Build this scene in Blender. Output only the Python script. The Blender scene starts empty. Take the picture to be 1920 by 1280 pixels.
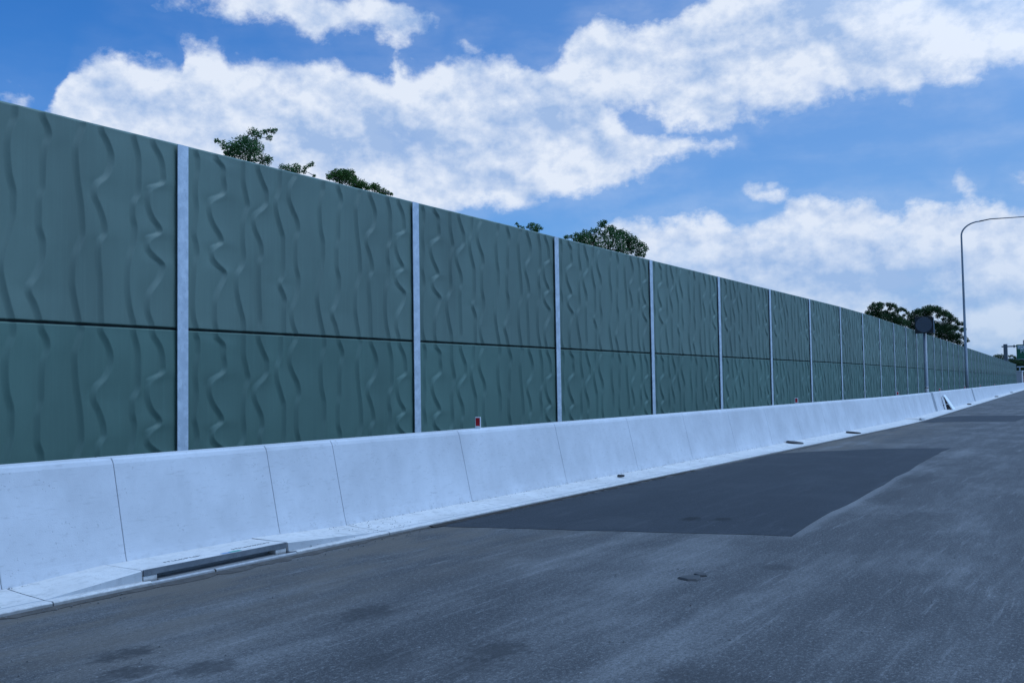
import bpy, math, random
import numpy as np
from mathutils import Vector, Matrix
R = math.radians
random.seed(7); rng = np.random.default_rng(7)
S = bpy.context.scene
col = S.collection

# ------------------------------------------------------------------ camera
CAM = np.array([0.0, 0.0, 1.65]); FPX = 1800.0
YAW, PIT, ROL = 0.57146371, 0.0478483, -0.01569125
fw = np.array([-math.sin(YAW)*math.cos(PIT), math.cos(YAW)*math.cos(PIT), math.sin(PIT)])
r0 = np.array([math.cos(YAW), math.sin(YAW), 0.0]); u0 = np.cross(r0, fw)
rt = math.cos(ROL)*r0 + math.sin(ROL)*u0
up = -math.sin(ROL)*r0 + math.cos(ROL)*u0
cd = bpy.data.cameras.new('camera'); cam = bpy.data.objects.new('camera', cd); col.objects.link(cam)
M = Matrix.Identity(4)
for i in range(3):
    M[i][0] = rt[i]; M[i][1] = up[i]; M[i][2] = -fw[i]; M[i][3] = CAM[i]
cam.matrix_world = M
cd.sensor_width = 36; cd.lens = 36*FPX/1920; cd.clip_end = 6000; cd.clip_start = 0.05
S.camera = cam

# ------------------------------------------------------------------ exposure
S.view_settings.view_transform = 'Standard'; S.view_settings.look = 'None'
S.view_settings.exposure = 0.0; S.view_settings.gamma = 1.0

# ------------------------------------------------------------------ sun (soft, behind thin cloud)
SUN_AZ, SUN_EL = 57.0, 62.0
sl = bpy.data.lights.new('sun', 'SUN'); sl.energy = 1.35; sl.angle = R(24); sl.color = (0.80, 0.92, 1.0)
so = bpy.data.objects.new('sun', sl); col.objects.link(so)
sd = Vector((math.sin(R(SUN_AZ))*math.cos(R(SUN_EL)), math.cos(R(SUN_AZ))*math.cos(R(SUN_EL)), math.sin(R(SUN_EL))))
so.rotation_euler = sd.to_track_quat('Z', 'Y').to_euler()

# ------------------------------------------------------------------ node helper
class NT:
    def __init__(s, tree): s.t = tree; s.n = tree.nodes; s.l = tree.links
    def new(s, typ, **kw):
        n = s.n.new(typ)
        for k, v in kw.items(): setattr(n, k, v)
        return n
    def put(s, sock, v):
        if isinstance(v, bpy.types.NodeSocket): s.l.new(v, sock)
        else:
            try: sock.default_value = v
            except Exception: sock.default_value = tuple(v) + (1.0,)
    def m(s, op, a, b=None, c=None, clamp=False):
        n = s.new('ShaderNodeMath', operation=op); n.use_clamp = clamp
        s.put(n.inputs[0], a)
        if b is not None: s.put(n.inputs[1], b)
        if c is not None: s.put(n.inputs[2], c)
        return n.outputs[0]
    def vm(s, op, a, b=None, sc=None):
        n = s.new('ShaderNodeVectorMath', operation=op); s.put(n.inputs[0], a)
        if b is not None: s.put(n.inputs[1], b)
        if sc is not None: s.put(n.inputs['Scale'], sc)
        return n.outputs[0]
    def ss(s, x, lo, hi):           # smoothstep
        n = s.new('ShaderNodeMapRange', interpolation_type='SMOOTHSTEP')
        s.put(n.inputs[0], x); n.inputs[1].default_value = lo; n.inputs[2].default_value = hi
        return n.outputs[0]
    def lin(s, x, lo, hi, a=0.0, b=1.0):
        n = s.new('ShaderNodeMapRange'); s.put(n.inputs[0], x)
        for i, v in enumerate((lo, hi, a, b)): n.inputs[i+1].default_value = v
        return n.outputs[0]
    def noise(s, vec, scale, detail=4, rough=0.55, dist=0.0, color=False):
        n = s.new('ShaderNodeTexNoise'); s.put(n.inputs['Vector'], vec)
        n.inputs['Scale'].default_value = scale; n.inputs['Detail'].default_value = detail
        n.inputs['Roughness'].default_value = rough; n.inputs['Distortion'].default_value = dist
        return n.outputs['Color' if color else 'Fac']
    def mix(s, f, a, b, blend='MIX'):
        n = s.new('ShaderNodeMix', data_type='RGBA', blend_type=blend); n.clamp_factor = True
        s.put(n.inputs['Factor'], f); s.put(n.inputs['A'], a) if False else None
        for sock, v in ((n.inputs[6], a), (n.inputs[7], b)):
            if isinstance(v, bpy.types.NodeSocket): s.l.new(v, sock)
            else: sock.default_value = tuple(v)[:3] + (1.0,)
        return n.outputs[2]
    def mapping(s, vec, scale=(1, 1, 1), rot=(0, 0, 0), loc=(0, 0, 0)):
        n = s.new('ShaderNodeMapping'); s.put(n.inputs[0], vec)
        n.inputs['Scale'].default_value = scale; n.inputs['Rotation'].default_value = rot; n.inputs['Location'].default_value = loc
        return n.outputs[0]
    def fcurve(s, x, pts):
        n = s.new('ShaderNodeFloatCurve'); mp = n.mapping; mp.extend = 'HORIZONTAL'; c = mp.curves[0]
        c.points[0].location = pts[0]; c.points[1].location = pts[-1]
        for p in pts[1:-1]: c.points.new(*p)
        for p in c.points: p.handle_type = 'VECTOR'
        mp.update(); s.put(n.inputs['Value'], x)
        return n.outputs[0]

# ------------------------------------------------------------------ world: sky and clouds, by direction
W = bpy.data.worlds.new('World'); S.world = W; W.use_nodes = True
nt = NT(W.node_tree); nt.n.clear()
wo = nt.new('ShaderNodeOutputWorld'); bg = nt.new('ShaderNodeBackground'); nt.l.new(bg.outputs[0], wo.inputs[0])
SKY_STR = 0.10; GLOW = 1.15
bg.inputs[1].default_value = SKY_STR
sky = nt.new('ShaderNodeTexSky', sky_type='NISHITA'); sky.sun_disc = False
sky.sun_elevation = R(SUN_EL); sky.sun_rotation = R(SUN_AZ)
sky.altitude = 0; sky.air_density = 1.0; sky.dust_density = 0.6; sky.ozone_density = 3.0
skyc = nt.mix(1.0, sky.outputs[0], (0.30, 0.83, 1.44), 'MULTIPLY')
tc = nt.new('ShaderNodeTexCoord'); D = nt.vm('NORMALIZE', tc.outputs['Generated'])
sp = nt.new('ShaderNodeSeparateXYZ'); nt.l.new(D, sp.inputs[0])
az0 = nt.m('MULTIPLY', nt.m('ARCTAN2', sp.outputs[0], sp.outputs[1]), 180/math.pi)
el0 = nt.m('MULTIPLY', nt.m('ARCSINE', sp.outputs[2]), 180/math.pi)
pale = nt.m('ADD', nt.lin(az0, -55, -5, 0, 0.42), nt.lin(el0, 20, 0, 0, 0.3), clamp=True)
skyc = nt.mix(pale, skyc, (0.25/SKY_STR, 0.42/SKY_STR, 0.70/SKY_STR))
# turbulence of the outline
Dm = nt.mapping(D, scale=(1, 1, 1.35))
n1 = nt.noise(Dm, 19.0, 10, 0.62)
n2 = nt.noise(nt.vm('ADD', Dm, (3.1, 1.7, 0.4)), 14.0, 8, 0.58)
wv = nt.noise(nt.vm('ADD', Dm, (7.3, 2.2, 5.1)), 16.0, 6, 0.55, color=True)
ws = nt.new('ShaderNodeSeparateColor'); nt.l.new(wv, ws.inputs[0])
az = nt.m('ADD', az0, nt.m('MULTIPLY', nt.m('SUBTRACT', ws.outputs[0], 0.5), 2.6))
el = nt.m('ADD', el0, nt.m('MULTIPLY', nt.m('SUBTRACT', ws.outputs[1], 0.5), 1.5))
fx = nt.lin(az, -65, 0)
A_low = [(-57.64, 24), (-55.19, 21.3), (-52.07, 21.17), (-47.64, 20.93), (-45.2, 20.05), (-43.96, 19.77), (-42.39, 20.19), (-40.81, 20.47), (-39.38, 20.14), (-37.94, 20.17), (-36.48, 20.96), (-35.98, 22.05), (-34.34, 24.9)]
A_up = [(-62, 20), (-58.44, 21.68), (-55, 24.5), (-45.18, 24.6), (-43.94, 22.5), (-42.7, 22.1), (-40.79, 22.5), (-38.88, 22.5), (-37.6, 22.0), (-36.64, 21.47), (-35.66, 20.5), (-34, 18)]
B1_up = [(-62, 10), (-59.42, 13.55), (-58.45, 15.43), (-57.93, 16.72), (-57.62, 17.62), (-56.0, 18.62), (-54.34, 18.14), (-52.93, 18.48), (-52.07, 18.19), (-51.73, 19.56), (-50.03, 19.76), (-49.29, 18.93), (-46.43, 19.18), (-43.96, 18.91), (-41.78, 18.48), (-39.72, 18.48), (-39.39, 19.42), (-38.44, 18.79), (-36.67, 19.16), (-34.74, 18.82), (-32.96, 18.86), (-31.18, 19.06), (-29.56, 19.2), (-27.96, 18.6), (-27.2, 17.2), (-26.2, 16.2), (-24.6, 15.0), (-22.07, 14.1), (-20.21, 13.9), (-19.0, 13.9), (-18, 12)]
B1_low = [(-62, 14), (-59.4, 13.8), (-58.44, 13.2), (-57.04, 9.8), (-36.15, 9.75), (-33.9, 10.5), (-31.33, 10.7), (-28.76, 11.0), (-26.21, 11.3), (-25.2, 12.2), (-23.34, 12.8), (-21.77, 13.2), (-20.21, 13.5), (-19.32, 14.0)]
B2_up = [(-34, 14), (-32.51, 16.6), (-31.19, 18.2), (-29.56, 19.52), (-28.74, 20.27), (-26.95, 20.94), (-25.03, 21.12), (-22.19, 21.04), (-21.23, 21.61), (-20.28, 22.6), (-15.41, 24.9), (-3.44, 24.9)]
B2_low = [(-34, 20), (-32.49, 18.26), (-31.22, 16.8), (-29.32, 15.6), (-27.39, 15.58), (-24.85, 15.15), (-22.97, 14.85), (-20.18, 14.92), (-18.93, 15.83), (-17.43, 15.35), (-15.64, 15.66), (-12.74, 15.44), (-11.18, 15.58), (-9.54, 14.99), (-8.43, 15.63), (-5.92, 15.71), (-4.13, 15.89), (-3.14, 15.91)]
C_up = [(-36, 0), (-31.4, 5.5), (-29.44, 8.7), (-28.16, 9.3), (-25.61, 9.84), (-22.16, 9.94), (-18.81, 9.28), (-17.6, 9.7), (-15.8, 10.39), (-13.18, 10.64), (-12.05, 10.43), (-11.09, 9.94), (-8.24, 9.8), (-6.15, 9.52), (-4.4, 9.03), (-3.42, 8.82)]
def edge(pts):
    return nt.m('MULTIPLY', nt.fcurve(fx, [((a+65)/65, max(0.0, min(1.0, e/25))) for a, e in pts]), 25.0)
def band(u, l):
    return nt.m('MINIMUM', nt.m('MULTIPLY', nt.m('SUBTRACT', edge(u), el), 1.35), nt.m('SUBTRACT', el, edge(l)))
def blob(a, e, ra, re):
    x = nt.m('DIVIDE', nt.m('SUBTRACT', az, a), ra); y = nt.m('DIVIDE', nt.m('SUBTRACT', el, e), re)
    q = nt.m('SQRT', nt.m('ADD', nt.m('MULTIPLY', x, x), nt.m('MULTIPLY', y, y)))
    return nt.m('MULTIPLY', nt.m('SUBTRACT', 1.0, q), 0.55)
bC = nt.m('MULTIPLY', nt.m('SUBTRACT', edge(C_up), el), 1.2)
Bm = nt.m('MAXIMUM', nt.m('MAXIMUM', band(A_up, A_low), band(B1_up, B1_low)), nt.m('MAXIMUM', band(B2_up, B2_low), bC))
for b in ((-18.0, 10.75, 1.2, 0.5), (-7.3, 11.0, 0.45, 0.5), (-59.9, 14.9, 1.2, 0.8), (-35.0, 19.85, 0.5, 0.35), (-3.8, 10.4, 0.5, 0.35)):
    Bm = nt.m('MAXIMUM', Bm, blob(*b))
# cloud elsewhere in the sky (outside this quarter)
ng = nt.noise(nt.mapping(D, scale=(1, 1, 1.9), loc=(2.3, 0.7, 1.1)), 3.2, 4, 0.55)
gen = nt.m('MULTIPLY', nt.m('SUBTRACT', ng, 0.60), 16.0)
win = nt.m('MULTIPLY', nt.m('MULTIPLY', nt.ss(az0, -74, -64), nt.ss(nt.m('MULTIPLY', az0, -1.0), -8, 1)), nt.ss(nt.m('MULTIPLY', el0, -1.0), -33, -24))
Bt = nt.m('ADD', nt.m('MULTIPLY', Bm, win), nt.m('MULTIPLY', gen, nt.m('SUBTRACT', 1.0, win)))
dens = nt.m('ADD', Bt, nt.m('MULTIPLY', nt.m('SUBTRACT', n1, 0.5), 4.6))
alpha = nt.ss(dens, -0.35, 1.05)
veil = nt.m('MULTIPLY', nt.ss(nt.m('ADD', Bt, nt.m('MULTIPLY', nt.m('SUBTRACT', nt.noise(nt.mapping(D, scale=(1, 1, 3.0)), 8.0, 6, 0.6), 0.5), 7.0)), -2.4, 1.4), nt.lin(az0, -58, -25, 0.04, 0.20))
alpha = nt.m('MAXIMUM', alpha, veil)
# holes and thin places
n3 = nt.noise(nt.vm('ADD', Dm, (1.3, 9.2, 4.4)), 11.0, 9, 0.62)
alpha = nt.m('MULTIPLY', alpha, nt.lin(n3, 0.32, 0.45, 0.70, 1.0))
# light on the billows: noise against the same noise a little nearer the light
off = nt.vm('ADD', Dm, (0.012, 0.0, 0.026))
nA = nt.noise(Dm, 13.0, 7, 0.56); nB = nt.noise(off, 13.0, 7, 0.56)
nC = nt.noise(Dm, 34.0, 6, 0.6); nE = nt.noise(nt.vm('ADD', Dm, (0.005, 0.0, 0.011)), 34.0, 6, 0.6)
puff = nt.m('ADD', nt.m('MULTIPLY', nt.m('SUBTRACT', nA, nB), 3.0), nt.m('MULTIPLY', nt.m('SUBTRACT', nC, nE), 1.4))
low = nt.noise(nt.mapping(D, scale=(1, 1, 2.0), loc=(4.0, 3.0, 8.0)), 7.0, 3, 0.5)
thick = nt.ss(Bt, 0.6, 5.0)
lit = nt.m('SUBTRACT', nt.m('ADD', 0.80, puff), nt.m('MULTIPLY', thick, nt.lin(low, 0.34, 0.66, 0.05, 0.62)), clamp=True)
lit = nt.m('MULTIPLY', lit, nt.lin(el0, 0, 12, 0.72, 1.0))
ccol = nt.mix(lit, (0.36/SKY_STR, 0.51/SKY_STR, 0.79/SKY_STR), (0.78/SKY_STR, 0.85/SKY_STR, 0.97/SKY_STR))
alpha = nt.m('MULTIPLY', alpha, nt.lin(el0, 0, 9, 0.62, 0.97))
# added glow round the unseen sun, brightens the light from off-frame sky
dt = nt.new('ShaderNodeVectorMath', operation='DOT_PRODUCT'); nt.l.new(D, dt.inputs[0]); dt.inputs[1].default_value = tuple(sd)
gl = nt.m('MULTIPLY', nt.ss(dt.outputs['Value'], 0.40, 1.0), GLOW)
glc = nt.mix(1.0, nt.mix(1.0, (0.30/SKY_STR, 0.62/SKY_STR, 1.15/SKY_STR), (1, 1, 1), 'MULTIPLY'), (1, 1, 1), 'MULTIPLY')
gv = nt.vm('SCALE', glc, sc=gl)
nt.l.new(nt.vm('ADD', nt.mix(alpha, skyc, ccol), gv), bg.inputs[0])

# ------------------------------------------------------------------ mesh helpers
def tag(o, label=None, cat=None, group=None, kind=None):
    if label: o['label'] = label
    if cat: o['category'] = cat
    if group: o['group'] = group
    if kind: o['kind'] = kind
    return o
def empty(name, loc=(0, 0, 0), rz=0.0):
    o = bpy.data.objects.new(name, None); col.objects.link(o); o.location = loc; o.rotation_euler = (0, 0, rz)
    o.empty_display_size = 0.2
    return o
class MB:
    def __init__(s): s.v = []; s.f = []; s.sm = []
    def add(s, vs, fs, smooth=False):
        b = len(s.v); s.v += [tuple(map(float, p)) for p in vs]
        for f in fs: s.f.append(tuple(i+b for i in f)); s.sm.append(smooth)
        return s
    def box(s, c, d, rz=0.0, ch=0.0, M=None):
        hx, hy, hz = d[0]/2, d[1]/2, d[2]/2
        if ch > 0:
            vs = []; fs = []
            prof = [(-hx+ch, -hy), (hx-ch, -hy), (hx, -hy+ch), (hx, hy-ch), (hx-ch, hy), (-hx+ch, hy), (-hx, hy-ch), (-hx, -hy+ch)]
            ins = [(x*(1-ch/hx), y*(1-ch/hy)) for x, y in prof]
            for pr, z in ((ins, -hz), (prof, -hz+ch), (prof, hz-ch), (ins, hz)): vs += [(x, y, z) for x, y in pr]
            for k in range(3):
                for i in range(8): fs.append((k*8+i, k*8+(i+1) % 8, k*8+8+(i+1) % 8, k*8+8+i))
            fs.append(tuple(range(7, -1, -1))); fs.append(tuple(range(24, 32)))
        else:
            vs = [(x, y, z) for z in (-hz, hz) for y in (-hy, hy) for x in (-hx, hx)]
            fs = [(0, 2, 3, 1), (4, 5, 7, 6), (0, 1, 5, 4), (2, 6, 7, 3), (0, 4, 6, 2), (1, 3, 7, 5)]
        if M is None:
            ca, sa = math.cos(rz), math.sin(rz)
            vs = [(c[0]+x*ca-y*sa, c[1]+x*sa+y*ca, c[2]+z) for x, y, z in vs]
        else:
            vs = [tuple(M @ Vector((x+c[0], y+c[1], z+c[2]))) for x, y, z in vs]
        return s.add(vs, fs)
    def tube(s, pts, rad, n=12, cap=True, smooth=True):
        pts = [Vector(p) for p in pts]
        if not hasattr(rad, '__len__'): rad = [rad]*len(pts)
        vs = []; fs = []; ref = None
        for i, p in enumerate(pts):
            t = (pts[min(i+1, len(pts)-1)]-pts[max(i-1, 0)]).normalized()
            if ref is None: ref = Vector((1, 0, 0)) if abs(t.x) < 0.8 else Vector((0, 1, 0))
            a = (ref - t*ref.dot(t)).normalized(); ref = a; b = t.cross(a)
            for k in range(n):
                th = 2*math.pi*k/n; vs.append(p + (a*math.cos(th)+b*math.sin(th))*rad[i])
        for i in range(len(pts)-1):
            for k in range(n): fs.append((i*n+k, i*n+(k+1) % n, (i+1)*n+(k+1) % n, (i+1)*n+k))
        s.add(vs, fs, smooth)
        if cap:
            b = len(s.v)-len(vs)
            s.f.append(tuple(b+k for k in range(n-1, -1, -1))); s.sm.append(False)
            s.f.append(tuple(b+(len(pts)-1)*n+k for k in range(n))); s.sm.append(False)
        return s
    def build(s, name, mat, parent=None):
        me = bpy.data.meshes.new(name); me.from_pydata(s.v, [], s.f)
        me.polygons.foreach_set('use_smooth', s.sm); me.update()
        if mat: me.materials.append(mat)
        o = bpy.data.objects.new(name, me); col.objects.link(o)
        if parent: o.parent = parent
        return o
def ray(px, py):
    d = fw*FPX + rt*(px-960) - up*(py-640); return d/np.linalg.norm(d)
def on_z(px, py, z):
    d = ray(px, py); return CAM + d*((z-CAM[2])/d[2])
def on_x(px, py, x):
    d = ray(px, py); return CAM + d*((x-CAM[0])/d[0])
def on_y(px, py, y):
    d = ray(px, py); return CAM + d*((y-CAM[1])/d[1])
# the road bends gently left: reference line, tabulated by distance
_ds = 0.25; _s = np.arange(-60, 460, _ds)
_h = 0.0535*np.clip((_s-36)/10, 0, 1)
_px = -np.cumsum(np.sin(_h))*_ds; _px -= _px[np.searchsorted(_s, 0)]
_py = np.cumsum(np.cos(_h))*_ds; _py -= _py[np.searchsorted(_s, 0)]
def P(s, off, z=0.0):
    x = np.interp(s, _s, _px); y = np.interp(s, _s, _py); h = np.interp(s, _s, _h)
    return (x + off*math.cos(h), y + off*math.sin(h), z)
def hd(s): return float(np.interp(s, _s, _h))

def s_at(px, off, z, lo=2.0, hi=250.0):
    # distance along the road at which the line (off, z) is seen in picture column px
    for _ in range(50):
        m_ = (lo+hi)/2; d = np.array(P(m_, off, z))-CAM
        if 960+FPX*(d@rt)/(d@fw) < px: lo = m_
        else: hi = m_
    return (lo+hi)/2

# ------------------------------------------------------------------ materials
def mat(name):
    m = bpy.data.materials.new(name); m.use_nodes = True
    n = NT(m.node_tree); b = n.n['Principled BSDF']
    return m, n, b
def bump(n, b, h, st=0.3, dist=0.01):
    k = n.new('ShaderNodeBump'); k.inputs['Strength'].default_value = st; k.inputs['Distance'].default_value = dist
    n.l.new(h, k.inputs['Height']); n.l.new(k.outputs[0], b.inputs['Normal'])
def plain(name, c, rough=0.6, metal=0.0, var=0.12, scale=6.0):
    m, n, b = mat(name); t = n.new('ShaderNodeTexCoord').outputs['Object']
    f = n.noise(t, scale, 5, 0.6)
    n.l.new(n.mix(f, tuple(x*(1-var) for x in c), tuple(x*(1+var) for x in c)), b.inputs['Base Color'])
    b.inputs['Roughness'].default_value = rough; b.inputs['Metallic'].default_value = metal
    return m
def pos(n): return n.new('ShaderNodeNewGeometry').outputs['Position']

def make_concrete(name, base, warm=0.0, flow=True):
    m, n, b = mat(name); p = pos(n)
    f = n.noise(p, 1.3, 6, 0.62); g = n.noise(n.mapping(p, scale=(3, 3, 0.5)), 2.2, 4, 0.6)
    h = n.noise(n.mapping(p, scale=(1, 0.35, 2.0)), 22, 4, 0.7)
    c = n.mix(n.ss(f, 0.25, 0.78), tuple(x*0.85 for x in base), tuple(x*1.07 for x in base))
    c = n.mix(n.m('MULTIPLY', n.ss(g, 0.52, 0.75), 0.35), c, tuple(x*0.84 for x in base))
    c = n.mix(n.m('MULTIPLY', n.ss(h, 0.54, 0.72), 0.55), c, tuple(x*0.70 for x in base))
    v = n.new('ShaderNodeTexVoronoi'); v.inputs['Scale'].default_value = 26; n.l.new(n.vm('ADD', p, n.vm('SCALE', n.noise(p, 30, 2, color=True), sc=0.05)), v.inputs['Vector'])
    hole = n.m('MULTIPLY', n.ss(n.m('MULTIPLY', v.outputs['Distance'], -1.0), -0.24, -0.14), n.ss(n.noise(p, 5, 2), 0.50, 0.66))
    c = n.mix(n.m('MULTIPLY', hole, 0.42), c, tuple(x*0.42 for x in base))
    # damp, dirty foot of the face
    sx = n.new('ShaderNodeSeparateXYZ'); n.l.new(p, sx.inputs[0])
    foot = n.m('MULTIPLY', n.ss(n.m('MULTIPLY', sx.outputs[2], -1.0), -0.20, -0.07), n.ss(n.noise(p, 9, 5, 0.7), 0.48, 0.68))
    if flow: c = n.mix(n.m('MULTIPLY', foot, 0.38), c, (0.22, 0.22, 0.22))
    edge_ = n.m('MULTIPLY', n.ss(n.m('MULTIPLY', n.m('ADD', sx.outputs[2], n.m('MULTIPLY', n.noise(p, 14, 5, 0.7), 0.03)), -1.0), -0.060, -0.040), 0.72)
    if flow: c = n.mix(edge_, c, (0.17, 0.165, 0.16))
    n.l.new(c, b.inputs['Base Color']); b.inputs['Roughness'].default_value = 0.85
    hh = n.m('ADD', n.noise(p, 90, 4, 0.7), n.m('MULTIPLY', hole, -1.5))
    bump(n, b, hh, 0.25, 0.006)
    return m
M_conc = make_concrete('barrier_concrete', (0.545, 0.55, 0.575))
M_apron = make_concrete('apron_concrete', (0.60, 0.575, 0.555))
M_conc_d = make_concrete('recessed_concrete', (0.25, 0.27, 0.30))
M_riser = make_concrete('shaded_riser_concrete', (0.36, 0.37, 0.385), flow=False)
M_joint = plain('joint_shadow_filler', (0.10, 0.11, 0.12), 0.9)

def make_panel(name, base):
    m, n, b = mat(name); p = pos(n)
    f = n.noise(n.mapping(p, scale=(1, 1, 0.25)), 1.1, 5, 0.6)
    g = n.noise(n.mapping(p, scale=(1, 1, 0.03)), 26, 3, 0.6)
    h = n.noise(p, 60, 3, 0.6)
    c = n.mix(n.ss(f, 0.3, 0.72), tuple(x*0.88 for x in base), tuple(x*1.10 for x in base))
    c = n.mix(n.m('MULTIPLY', n.ss(g, 0.45, 0.75), 0.30), c, tuple(x*1.22 for x in base))
    c = n.mix(n.m('MULTIPLY', n.ss(h, 0.5, 0.8), 0.2), c, tuple(x*0.7 for x in base))
    oi = n.new('ShaderNodeObjectInfo').outputs['Random']
    hs = n.new('ShaderNodeHueSaturation'); n.l.new(c, hs.inputs['Color']); n.l.new(n.lin(oi, 0, 1, 0.94, 1.06), hs.inputs['Value'])
    n.l.new(hs.outputs[0], b.inputs['Base Color']); b.inputs['Roughness'].default_value = 0.58
    bump(n, b, n.m('ADD', n.m('MULTIPLY', g, 0.5), h), 0.12, 0.004)
    return m
M_pan_up = make_panel('green_panel_upper', (0.097, 0.150, 0.124))
M_pan_lo = make_panel('green_panel_lower', (0.070, 0.132, 0.106))

def make_galv(name, v=0.5):
    m, n, b = mat(name); p = pos(n)
    f = n.noise(p, 7, 6, 0.7); w = n.noise(n.mapping(p, scale=(1, 1, 0.4)), 38, 4, 0.7)
    c = n.mix(n.ss(f, 0.35, 0.7), (v*0.74, v*0.82, v*0.92), (v*1.02, v*1.10, v*1.2))
    c = n.mix(n.m('MULTIPLY', n.ss(w, 0.56, 0.70), 0.6), c, (v*0.5, v*0.54, v*0.6))
    n.l.new(c, b.inputs['Base Color']); b.inputs['Metallic'].default_value = 0.2
    n.l.new(n.lin(f, 0.3, 0.7, 0.4, 0.65), b.inputs['Roughness'])
    return m
M_galv = make_galv('galvanised_steel', 0.58)
M_galv_d = make_galv('weathered_galvanised_steel', 0.16)
M_galv_m = make_galv('dull_galvanised_steel', 0.33)

STAINS = [  # x, y, rx, ry, strength (mud and damp prints on the asphalt)
    (-3.42, 5.08, 0.22, 0.30, 0.55), (-4.83, 5.47, 0.22, 0.34, 0.5), (-5.44, 3.85, 0.16, 0.26, 0.6), (-5.06, 3.62, 0.16, 0.24, 0.55),
    (-4.72, 3.91, 0.20, 0.24, 0.5), (-4.61, 11.19, 0.13, 0.22, 0.8), (-4.26, 11.31, 0.12, 0.2, 0.8), (-3.9, 4.6, 0.25, 0.3, 0.35),
    (-3.36, 4.7, 0.2, 0.3, 0.35), (-2.2, 12.2, 0.5, 1.2, 0.35), (-2.75, 8.6, 0.22, 0.16, 0.4), (-2.0, 5.2, 0.5, 0.25, 0.3), (-3.0, 14.5, 0.25, 1.2, 0.4), (-3.1, 17.5, 0.3, 1.3, 0.35)]
def make_asphalt(name, dark, light, fresh=False):
    m, n, b = mat(name); p = pos(n)
    sx = n.new('ShaderNodeSeparateXYZ'); n.l.new(p, sx.inputs[0]); X, Y = sx.outputs[0], sx.outputs[1]
    s1 = n.noise(n.mapping(p, scale=(1.0, 0.13, 1), rot=(0, 0, R(-19))), 2.1, 6, 0.62, 0.4)
    s2 = n.noise(n.mapping(p, scale=(1.0, 0.09, 1), rot=(0, 0, R(-6))), 1.4, 7, 0.66)
    s3 = n.noise(n.mapping(p, scale=(1.0, 0.22, 1), rot=(0, 0, R(-24)), loc=(3, 1, 0)), 9.0, 4, 0.65)
    bl = n.noise(p, 0.42, 4, 0.55)
    f = n.m('ADD', n.m('ADD', n.m('MULTIPLY', s1, 0.26), n.m('MULTIPLY', s2, 0.24)), n.m('ADD', n.m('MULTIPLY', bl, 0.34), n.m('MULTIPLY', s3, 0.16)))
    c = n.mix(n.ss(f, 0.44 if not fresh else 0.42, 0.66), dark, light)
    sc = n.noise(n.mapping(p, scale=(1.0, 0.06, 1), rot=(0, 0, R(-20)), loc=(9, 4, 0)), 13.0, 5, 0.75)
    if not fresh: c = n.mix(n.m('MULTIPLY', n.ss(sc, 0.54, 0.72), 0.45), c, tuple(x*1.5 for x in light))
    # aggregate
    a = n.noise(p, 85, 4, 0.8)
    c = n.mix(n.m('MULTIPLY', n.ss(n.m('MULTIPLY', a, -1.0), -0.48, -0.30), 0.85), c, tuple(x*0.42 for x in dark))
    c = n.mix(n.m('MULTIPLY', n.ss(a, 0.53, 0.70), 0.8), c, tuple(x*1.7 for x in light))
    a2 = n.noise(n.mapping(p, scale=(1, 0.6, 1), loc=(5, 5, 0)), 42, 4, 0.7)
    c = n.mix(n.m('MULTIPLY', n.ss(a2, 0.50, 0.68), 0.55), c, tuple(x*0.62 for x in dark))
    c = n.mix(n.m('MULTIPLY', n.ss(n.m('MULTIPLY', a2, -1.0), -0.48, -0.32), 0.5), c, tuple(x*1.35 for x in light))
    v = n.new('ShaderNodeTexVoronoi'); v.inputs['Scale'].default_value = 9; n.l.new(p, v.inputs['Vector'])
    spk = n.m('MULTIPLY', n.m('LESS_THAN', v.outputs['Distance'], 0.065), n.ss(n.noise(p, 1.6, 2), 0.52, 0.60))
    c = n.mix(n.m('MULTIPLY', spk, 0.8), c, (0.30, 0.30, 0.30))
    if fresh:
        st_ = n.noise(n.mapping(p, scale=(1, 0.10, 1), rot=(0, 0, R(-20))), 5.0, 6, 0.7)
        c = n.mix(n.m('MULTIPLY', n.ss(st_, 0.52, 0.72), 0.6), c, (0.052, 0.057, 0.064))
        c = n.mix(n.m('MULTIPLY', n.ss(n.noise(p, 0.8, 4, 0.6), 0.5, 0.68), 0.35), c, (0.048, 0.052, 0.058))
    if not fresh:
        # brown silt washed along the gutter
        silt = n.m('MULTIPLY', n.ss(n.m('MULTIPLY', X, -1.0), 4.2, 7.0), n.ss(n.noise(n.mapping(p, scale=(1, .25, 1)), 2.4, 6, 0.65), 0.36, 0.62))
        c = n.mix(n.m('MULTIPLY', n.m('MULTIPLY', silt, 0.85), n.ss(n.m('MULTIPLY', Y, -1.0), -60, -30)), c, (0.112, 0.096, 0.080))
        # pale scraped seam beside the patch
        ln = n.m('ADD', X, n.m('ADD', 3.17, n.m('MULTIPLY', n.m('SUBTRACT', Y, 10.43), 0.0415)))
        ln = n.m('ADD', ln, n.m('MULTIPLY', n.m('SUBTRACT', n.noise(p, 1.1, 3), 0.5), 0.16))
        seam = n.m('MULTIPLY', n.m('MULTIPLY', n.ss(ln, -0.06, 0.0), n.ss(n.m('MULTIPLY', ln, -1.0), -0.19, -0.05)), n.m('MULTIPLY', n.ss(Y, 10.0, 10.6), n.ss(n.m('MULTIPLY', Y, -1.0), -23, -17)))
        c = n.mix(n.m('MULTIPLY', seam, 0.32), c, tuple(x*1.45 for x in light))
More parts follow.
